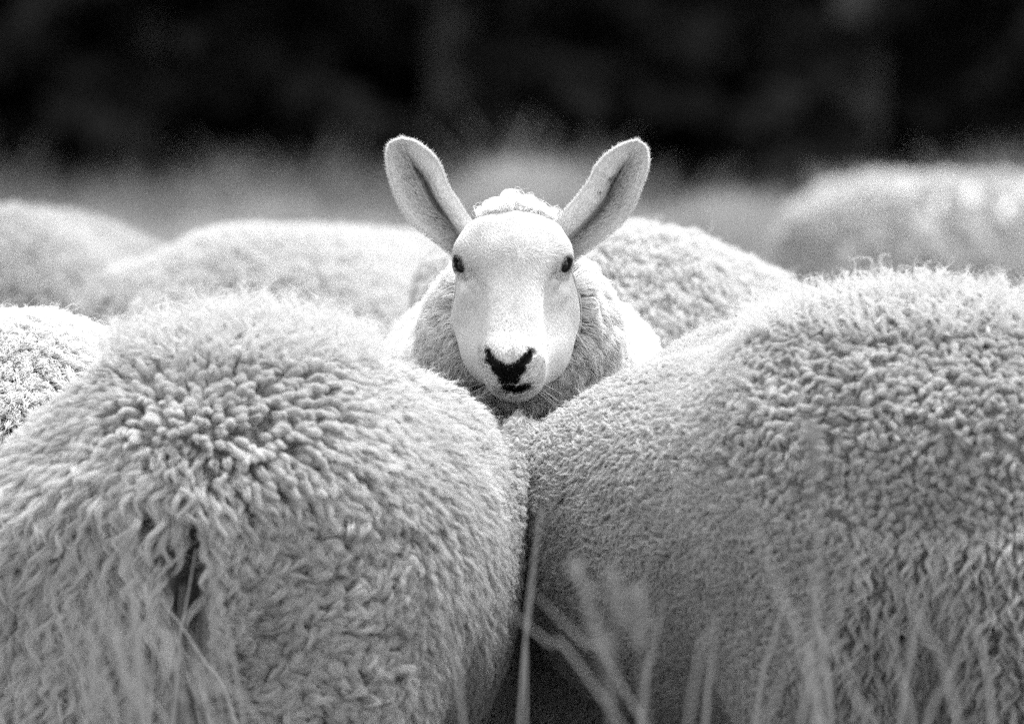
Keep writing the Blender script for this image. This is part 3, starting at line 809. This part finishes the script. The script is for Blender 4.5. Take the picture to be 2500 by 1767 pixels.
PASS_R = [dict(mask=lambda P: (zonesR(P)[0] > .45) * 1., spacing=.0100, length=lambda P, N: np.full(len(P), .020), lean=lambda P, N: np.full(len(P), .50), nstr=56, lock_r=.0045, srad=.00032,
               wave=.0045, curl=.0006, fly=.015, even=True, part=(.03, .022), hook=lambda P, N: np.full(len(P), 1.5))]
right = make_sheep('sheep', 'curly fleeced sheep seen from behind, broad back rising behind grass stems', .385, 11.70, 106, 1.185,
    dict(passes=PASS_R, spacing=.0066, flow=flowR, length=lenR, lean=leanR, nstr=20, lock_r=radR, srad=.00032, wave=waveR, hook=lambda P, N: .4 * (1 - zonesR(P)[1]), point=lambda P, N: .7 * zonesR(P)[1] + .8 * zonesR(P)[2], coarse=lambda P: ((zonesR(P)[0] > .5) | (zonesR(P)[1] > .5)) * 1., part=(.028, .020), curl=.0009, fly=.06, wisp=(.84, .036, .013)), turn=.35, patch=lambda P: (1 - .16 * zonesR(P)[0]) * (1 - .30 * ramp(P[:, 2], .66, .46)) * (.86 + .28 * val_noise(P, .06, 61)), profile=PROF_R, thick=.038, bulge=(((.05, .18, .50), (.32, .10, .15)),), drop=.085, wide=1.12)  # low flank shading painted into wool tint; curly zone darkened for soil and crevices

soft = dict(spacing=.0105, flow=lambda P, N: np.array([0, 0, -1.]) + N * 0, length=const(.035), lean=const(1.35), nstr=20, lock_r=.012, srad=.0010, wave=.006, curl=.0012, fly=.04)
soft2 = dict(soft, lean=const(1.3), length=const(.036), tint=(1.1, 1.25), point=lambda P, *a: np.full(len(P), .5), spacing=.0075, nstr=24, lock_r=.0078, srad=.00045, wave=.0030, curl=.0007)
make_sheep('sheep', 'brightly lit fluffy rump at the photo edge, behind the sheep with the whorl', *W(10, 900, 12.55)[:2], 95, 1.06, soft2, under=1.5, profile=[(-100, 760), (0, 742), (151, 751), (207, 779), (305, 811), (400, 860)], thick=0.034, dz=.0)
make_sheep('sheep', 'sheep with a low rounded back directly left of the raised ear, soft focus', *W(850, 900, 15.9)[:2], 62, 1.075, soft, under=1.5, profile=[(380, 650), (402, 621), (468, 583), (544, 560), (653, 556), (871, 563), (1034, 577), (1300, 590)], thick=0.024)
make_sheep('sheep', 'sheep with a sloping rump behind the raised right ear of the one looking out', *W(1500, 900, 13.9)[:2], 88, 1.145, soft, under=1.5, profile=[(1200, 600), (1400, 555), (1524, 557), (1633, 566), (1742, 612), (1851, 668), (1895, 695), (1940, 740)], thick=0.022)
make_sheep('sheep', 'blurred sheep with small dark dung marks on its greyish flank', *W(45, 900, 16.8)[:2], 80, 1.07, dict(soft, tint=(.66, .84)), patch=lambda P: 1 - .92 * (np.minimum(np.hypot(pix(P)[0] - 262, pix(P)[1] - 684) / 19, np.hypot(pix(P)[0] - 246, pix(P)[1] - 712) / 12) < 1), under=1.5, profile=[(-300, 520), (0, 508), (151, 522), (272, 557), (359, 595), (403, 625), (460, 680)], thick=0.024)
make_sheep('sheep', 'farthest sheep standing broadside, tall flat back against the dark wood', *W(2415, 900, 24.3)[:2], 8, .925, dict(soft, spacing=.03, lock_r=.016, srad=.002), under=1.5, profile=[(1850, 660), (1873, 632), (1895, 545), (1960, 474), (2069, 428), (2200, 420), (2349, 419), (2900, 425)], thick=.03)
print('flock', round(time.time() - T0, 1))

# ------------------------------------------------------------------ ground, rough grass, dark wood
gxs = np.concatenate([np.linspace(-160, -12, 24), np.linspace(-11, 11, 90), np.linspace(12, 160, 24)])
gys = np.concatenate([np.linspace(-12, 8, 20), np.linspace(8.3, 60, 170), np.linspace(62, 320, 50)])
X, Y = np.meshgrid(gxs, gys, indexing='ij')
Z = ground_z(X, Y) + .03 * (val_noise(np.stack([X.ravel(), Y.ravel(), 0 * X.ravel()], 1), .8).reshape(X.shape) - .5)
I = np.arange(X.size).reshape(X.shape)
g = mesh_obj('ground', np.stack([X, Y, Z], -1).reshape(-1, 3), np.stack([I[:-1, :-1], I[1:, :-1], I[1:, 1:], I[:-1, 1:]], -1).reshape(-1, 4), M_EARTH)
tag(g, kind='structure')
def blades(x, y, h, wd, lean_):
    n = len(x); z = ground_z(x, y) - .01
    s = np.linspace(0, 1, 5)[None, :]
    a = rng.uniform(0, 6.28, n)[:, None]; ln = (lean_ * rng.uniform(.2, 1.3, n))[:, None] * h[:, None]
    P = np.stack([x[:, None] + ln * np.cos(a) * s ** 2, y[:, None] + ln * np.sin(a) * s ** 2, z[:, None] + h[:, None] * s * (1 - .12 * s)], -1)
    return P, wd[:, None] * (1 - .9 * s ** 2)
def scatter(n, x0, x1, y0, y1):
    return rng.uniform(x0, x1, n), rng.uniform(y0, y1, n)
Ps, Rs, Ts = [], [], []
for n, xr, y0, y1, h0, h1, wd in ((16000, 1.6, 8, 14, .05, .16, .0022), (14000, 2.2, 14, 20, .08, .25, .003), (26000, 3.6, 20, 29, .15, .38, .004), (46000, 5.0, 28, 41, .16, .50, .006)):
    x, y = scatter(n, -xr, xr, y0, y1)
    k = val_noise(np.stack([x, y, 0 * x], 1), .55, 4)
    k2 = val_noise(np.stack([x, y * .6, 0 * x], 1), .30, 14); h = (h0 + (h1 - h0) * k * (.5 + k2)) * rng.uniform(.3, 1.15, n)
    P, r_ = blades(x, y, h, np.full(n, wd), .45); Ps.append(P); Rs.append(r_); Ts.append(rng.uniform(.5, 1., n) * (.6 + .6 * k))
gr = curves_obj('grass', np.concatenate(Ps), np.concatenate(Rs), M_GRASS, None, np.concatenate(Ts))
tag(gr, 'rough pasture grass growing round and behind the flock', 'grass', kind='stuff')
# single tall clumps standing out of it
clumps = [(860, 450, 29, .14, 'small grass clump left of the raised left ear of the one looking out'), (240, 455, 29, .22, 'dim grass clump above the dung marked sheep'), (1440, 420, 30, .12, 'dim grass clump behind the right ear base'), (1292, 300, 27.5, .34, 'tallest pale grass clump, a blurred plume right above the curly poll'), (560, 440, 27, .20, 'broad blurred grass clump above the low back left of the ear'),
          (690, 400, 28, .09, 'narrow upright grass clump just right of a broader one'), (1790, 395, 28, .28, 'wide blurred grass clump left of the broadside sheep'),
          (2085, 330, 30, .09, 'thin grass clump showing above the back of the broadside sheep'), (400, 470, 26.5, .16, 'low grass clump in the dip between two blurred backs'),
          (950, 465, 28, .25, 'low grey grass clump left of the raised ear tip'), (1600, 440, 29, .16, 'grass clump between the ear tip and a wide clump')]
for px, py, d, rr, lab in clumps:
    c = W(px, py, d); gz0 = float(ground_z(c[0], d)); n = int((2300 if py < 320 else 1700) * rr / .2)
    x = c[0] + rng.normal(0, rr * .45, n); y = c[1] + rng.normal(0, rr * .5, n)
    H = (c[2] - gz0) * np.exp(-((x - c[0]) / (rr * 1.1)) ** 2) * rng.uniform(.7, 1.03, n)
    P, r_ = blades(x, y, H, np.full(n, .006), .18)
    o = curves_obj('grass_clump', P, r_, M_GRASS, None, rng.uniform(1.1, 1.6, n)); tag(o, lab, 'grass clump', 'tall grass clumps behind the flock')

# spruces at the edge of the wood, branches down to the ground
def tree_meshes(seed, H):
    r = np.random.default_rng(seed)
    k = 10; zz = np.linspace(0, H, 9); rad = .13 * (1 - zz / H) + .012
    th = np.linspace(0, 2 * np.pi, k + 1)[:-1]
    bend = np.stack([.05 * np.sin(zz), .05 * np.cos(zz * .8)], 1)
    V = np.stack([np.cos(th)[None] * rad[:, None] + bend[:, :1], np.sin(th)[None] * rad[:, None] + bend[:, 1:], np.repeat(zz[:, None], k, 1)], -1).reshape(-1, 3)
    I = np.arange(9 * k).reshape(9, k); J = np.roll(I, -1, 1)
    F = np.stack([I[:-1], J[:-1], J[1:], I[1:]], -1).reshape(-1, 4)
    nb = 150
    hb = H * (.03 + .95 * r.random(nb) ** 1.15); L = (1.55 * (1 - hb / H) + .15) * r.uniform(.7, 1.15, nb); a = r.uniform(0, 6.28, nb)
    CV = []
    for i in range(nb):
        n = int(14 + 30 * L[i]); s = r.random(n) ** .7
        side = r.choice([-1, 1], n); sl = .34 * (1 - .6 * s) * r.uniform(.5, 1.2, n)
        base = np.stack([s * L[i], 0 * s, hb[i] - .35 * L[i] * s ** 1.4 + .1 * L[i] * s], 1)
        d = unit(np.stack([.7 + 0 * s, side * r.uniform(.4, 1, n), -.25 - .5 * r.random(n)], 1))
        wv = unit(np.cross(d, r.normal(0, 1, (n, 3)))) * (.045 + .05 * r.random(n))[:, None]
        q = np.stack([base - wv * .3, base + wv * .3, base + d * sl[:, None] + wv, base + d * sl[:, None] * 1.15 - wv * .6], 1)
        ca, sa = math.cos(a[i]), math.sin(a[i])
        CV.append(np.stack([q[..., 0] * ca - q[..., 1] * sa, q[..., 0] * sa + q[..., 1] * ca, q[..., 2]], -1).reshape(-1, 3))
    CV = np.concatenate(CV); CF = np.arange(len(CV)).reshape(-1, 4)
    return V, F, CV, CF
M_NEEDLE2 = M_NEEDLE
def proto(seed, H):
    V, F, CV, CF = tree_meshes(seed, H)
    root = bpy.data.objects.new('spruce_tree', None); col.objects.link(root)
    mesh_obj('trunk', V, F, M_BARK, root); mesh_obj('crown', CV, CF, M_NEEDLE, root, tint=np.repeat(rng.uniform(.6, 1.2, len(CF)), 4), smooth=False)
    return root
protos = [proto(1, 8.5), proto(2, 7.2), proto(3, 9.6)]
cnt = 0
for row, yy in enumerate((42.5, 44.0, 45.7, 47.6)):
    for i in range(11):
        x = -8.3 + i * 1.62 + (.8 if row % 2 else 0) + rng.uniform(-.25, .25); y = yy + rng.uniform(-.35, .35)
        p = protos[cnt % 3]
        if cnt < 3: r_ = p
        else:
            r_ = p.copy(); col.objects.link(r_)
            for ch in p.children: c = ch.copy(); col.objects.link(c); c.parent = r_
        r_.location = (x, y, float(ground_z(x, y)) - .03); r_.rotation_euler = (0, 0, rng.uniform(0, 6.28)); k = rng.uniform(.9, 1.15); r_.scale = (k, k, k)
        tag(r_, 'dark spruce of the shadowed wood behind the pasture, lost in blur', 'tree', 'spruces of the dark wood')
        cnt += 1

# ------------------------------------------------------------------ dry grass stems in front of the flock
M_STEM = strand_mat('dry_stem', .32, .35, attr=False)
def stem(pts, d, r, label, head=0., d2=None):
    """pts: course of the stalk, top first, measured in the photograph; carried on down to the ground"""
    d2 = d if d2 is None else d2
    n0 = len(pts); P = [W(p[0], p[1], d + (d2 - d) * i / max(1, n0 - 1)) for i, p in enumerate(pts)]
    dr = P[-1] - P[-2]; dr = dr / max(-dr[2], .02)
    z = float(ground_z(P[-1][0], d)); last = P[-1]; hgt = last[2] - z
    run = np.clip(dr[:2] * hgt * .45, -.35, .35)
    P += [last + np.array([run[0] * .6, run[1] * .6, -hgt * .5]), last + np.array([run[0], run[1], -hgt - .02])]
    P = np.array(P); m = 26
    C = spline(P, np.linspace(0, 1, m))
    t = unit(np.gradient(C, axis=0)); a = unit(np.cross(t, np.array([0, 1., 0]))); b = np.cross(t, a)
    rr = (.45 * r if r > .0025 else .8 * r) * np.clip(.35 + np.linspace(0, 1, m) * 1.2, 0, 1); th = np.linspace(0, 2 * np.pi, 7)[:-1]
    V = C[:, None] + rr[:, None, None] * (a[:, None] * np.cos(th)[None, :, None] + .45 * b[:, None] * np.sin(th)[None, :, None])
    I = np.arange(m * 6).reshape(m, 6); J = np.roll(I, -1, 1)
    F = np.stack([I[:-1], J[:-1], J[1:], I[1:]], -1).reshape(-1, 4)
    org = C[-1].copy()
    root = bpy.data.objects.new('meadow_grass', None); col.objects.link(root); root.location = org
    mesh_obj('stalk', V.reshape(-1, 3) - org, F, M_STEM, root)
    if head:
        k = 46; s = rng.random(k) * head; c = C[0] + (C[3] - C[0]) * 0 + unit(C[3] - C[0]) * s[:, None]
        e = c + rng.normal(0, 1, (k, 3)) * .006 * np.array([1, 1, .6]) - unit(C[3] - C[0]) * .010
        Pn = np.stack([c, (c + e) / 2, e], 1)
        curves_obj('seed_head', Pn - org, np.tile([[.0010, .0016, .0005]], (k, 1)), M_GRASS, root, np.full(k, .8))
    tag(root, label, 'grass stem', 'dry grass stems in front of the flock')
G1 = 'pale blurred grass stem leaning across the lower left of the whorled rump'
for pts, d, r, lab, hd in (
    ([(1322, 1235), (1306, 1370), (1292, 1500), (1276, 1640)], 10.3, .0034, 'nearly upright grass stem standing in the gap between the two front sheep', 0),
    ([(1316, 1262), (1298, 1390), (1284, 1510), (1284, 1640)], 10.3, .0026, 'thinner stem close against the upright stem in the gap', 0),
    ([(1300, 1445), (1366, 1510), (1432, 1577), (1500, 1644)], 9.4, .0028, 'blurred blade slanting down right from the upright stem in the gap', 0),
    ([(1170, 1430), (1255, 1500), (1340, 1570), (1425, 1640)], 9.2, .0027, 'blurred blade slanting down right in the dark of the gap', 0),
    ([(2255, 1180), (2300, 1250), (2349, 1330), (2430, 1500)], 11.05, .0010, 'thin sharp stem slanting down right over long curls of the curly sheep', 0),
    ([(2140, 1512), (2230, 1560), (2340, 1615), (2470, 1690)], 11.05, .0011, 'thin sharp stem, lower of two crossing the curly flank', 0),
    ([(1805, 1150), (1850, 1300), (1905, 1450), (1965, 1620)], 9.1, .0052, 'broad blurred blade slanting down right over the curly sheep flank', 0),
    ([(1982, 1040), (1986, 1200), (1996, 1400), (1990, 1600)], 9.1, .0050, 'upright broad blurred blade on the curly sheep flank', .05),
    ([(2110, 1190), (2080, 1350), (2040, 1500), (2010, 1650)], 9.2, .0040, 'blurred blade leaning left beside the upright one on the curly flank', 0),
    ([(1745, 1500), (1722, 1560), (1700, 1640)], 9.2, .0036, 'short blurred blade below the middle of the curly sheep', 0),
    ([(1405, 1380), (1440, 1480), (1470, 1600)], 8.7, .0012, 'stem with blurred pale seeds at the lower left of the curly sheep', .09),
    ([(1500, 1400), (1510, 1500), (1500, 1620)], 8.7, .0012, 'stem with a blurred seed head, second from the gap', .05),
    ([(1560, 1450), (1560, 1540), (1570, 1640)], 8.7, .0012, 'stem with a blurred seed head, farthest right of the seeded ones by the gap', .05),
    ([(183, 1250), (220, 1346), (268, 1483), (300, 1620)], 10.0, .0036, G1, 0),
    ([(150, 1430), (180, 1490), (213, 1550), (255, 1640)], 10.0, .0036, G1, 0),
    ([(172, 1360), (215, 1440), (262, 1530), (310, 1640)], 9.8, .0034, G1, 0),
    ([(313, 1420), (350, 1480), (387, 1539), (430, 1640)], 9.8, .0038, G1, 0),
    ([(391, 1462), (440, 1525), (498, 1613), (560, 1720)], 10.9, .0022, 'clearer stem crossing the dark hollow under the whorled rump', 0),
    ([(481, 1270), (505, 1360), (535, 1480), (570, 1612)], 10.4, .0036, 'stem along the right side of the dark hollow under the whorled rump', 0),
    ([(478, 1340), (466, 1410), (452, 1490), (436, 1600)], 10.9, .0030, 'stem standing inside the dark hollow under the whorled rump', 0),
    ([(296, 1190), (312, 1310), (318, 1409), (345, 1600)], 9.5, .0050, 'broad upright blurred blade left of the dark hollow', 0),
    ([(262, 1010), (285, 1150), (300, 1300), (330, 1560)], 9.3, .0042, 'tallest blurred blade rising past the left edge of the whorl', 0),
    ([(362, 1330), (372, 1440), (392, 1580), (405, 1680)], 9.6, .0040, 'upright blurred blade next to the dark hollow', 0),
    ([(1045, 1400), (1068, 1480), (1096, 1570), (1120, 1680)], 9.8, .0036, 'blurred stem along the haunch edge of the whorled sheep', 0),
    ([(250, 1500), (240, 1560), (225, 1640)], 9.7, .0036, G1, 0), ([(300, 1520), (318, 1580), (335, 1680)], 9.7, .0036, G1, 0),
    ([(200, 1540), (215, 1600), (240, 1700)], 9.9, .0036, G1, 0), ([(460, 1560), (480, 1620), (500, 1720)], 10.2, .0030, G1, 0)):
    stem(pts, d, r, lab, hd)
for i in range(13):
    px = rng.uniform(1620, 2420); py = rng.uniform(1330, 1590); sl = rng.uniform(-.5, .5)
    stem([(px, py), (px + 60 * sl, py + 60), (px + 150 * sl, py + 150), (px + 250 * sl, py + 250)], rng.uniform(8.9, 10.2), .0024, 'faint blurred grass blade low in front of the curly sheep flank')
for i in range(26):
    px = rng.uniform(60, 520); py = rng.uniform(1380, 1560); sl = rng.uniform(-.1, .5)
    stem([(px, py), (px + 60 * sl, py + 60), (px + 160 * sl, py + 150), (px + 300 * sl, 1720)], rng.uniform(9.2, 10.8), .0027, G1)
print('total', round(time.time() - T0, 1))
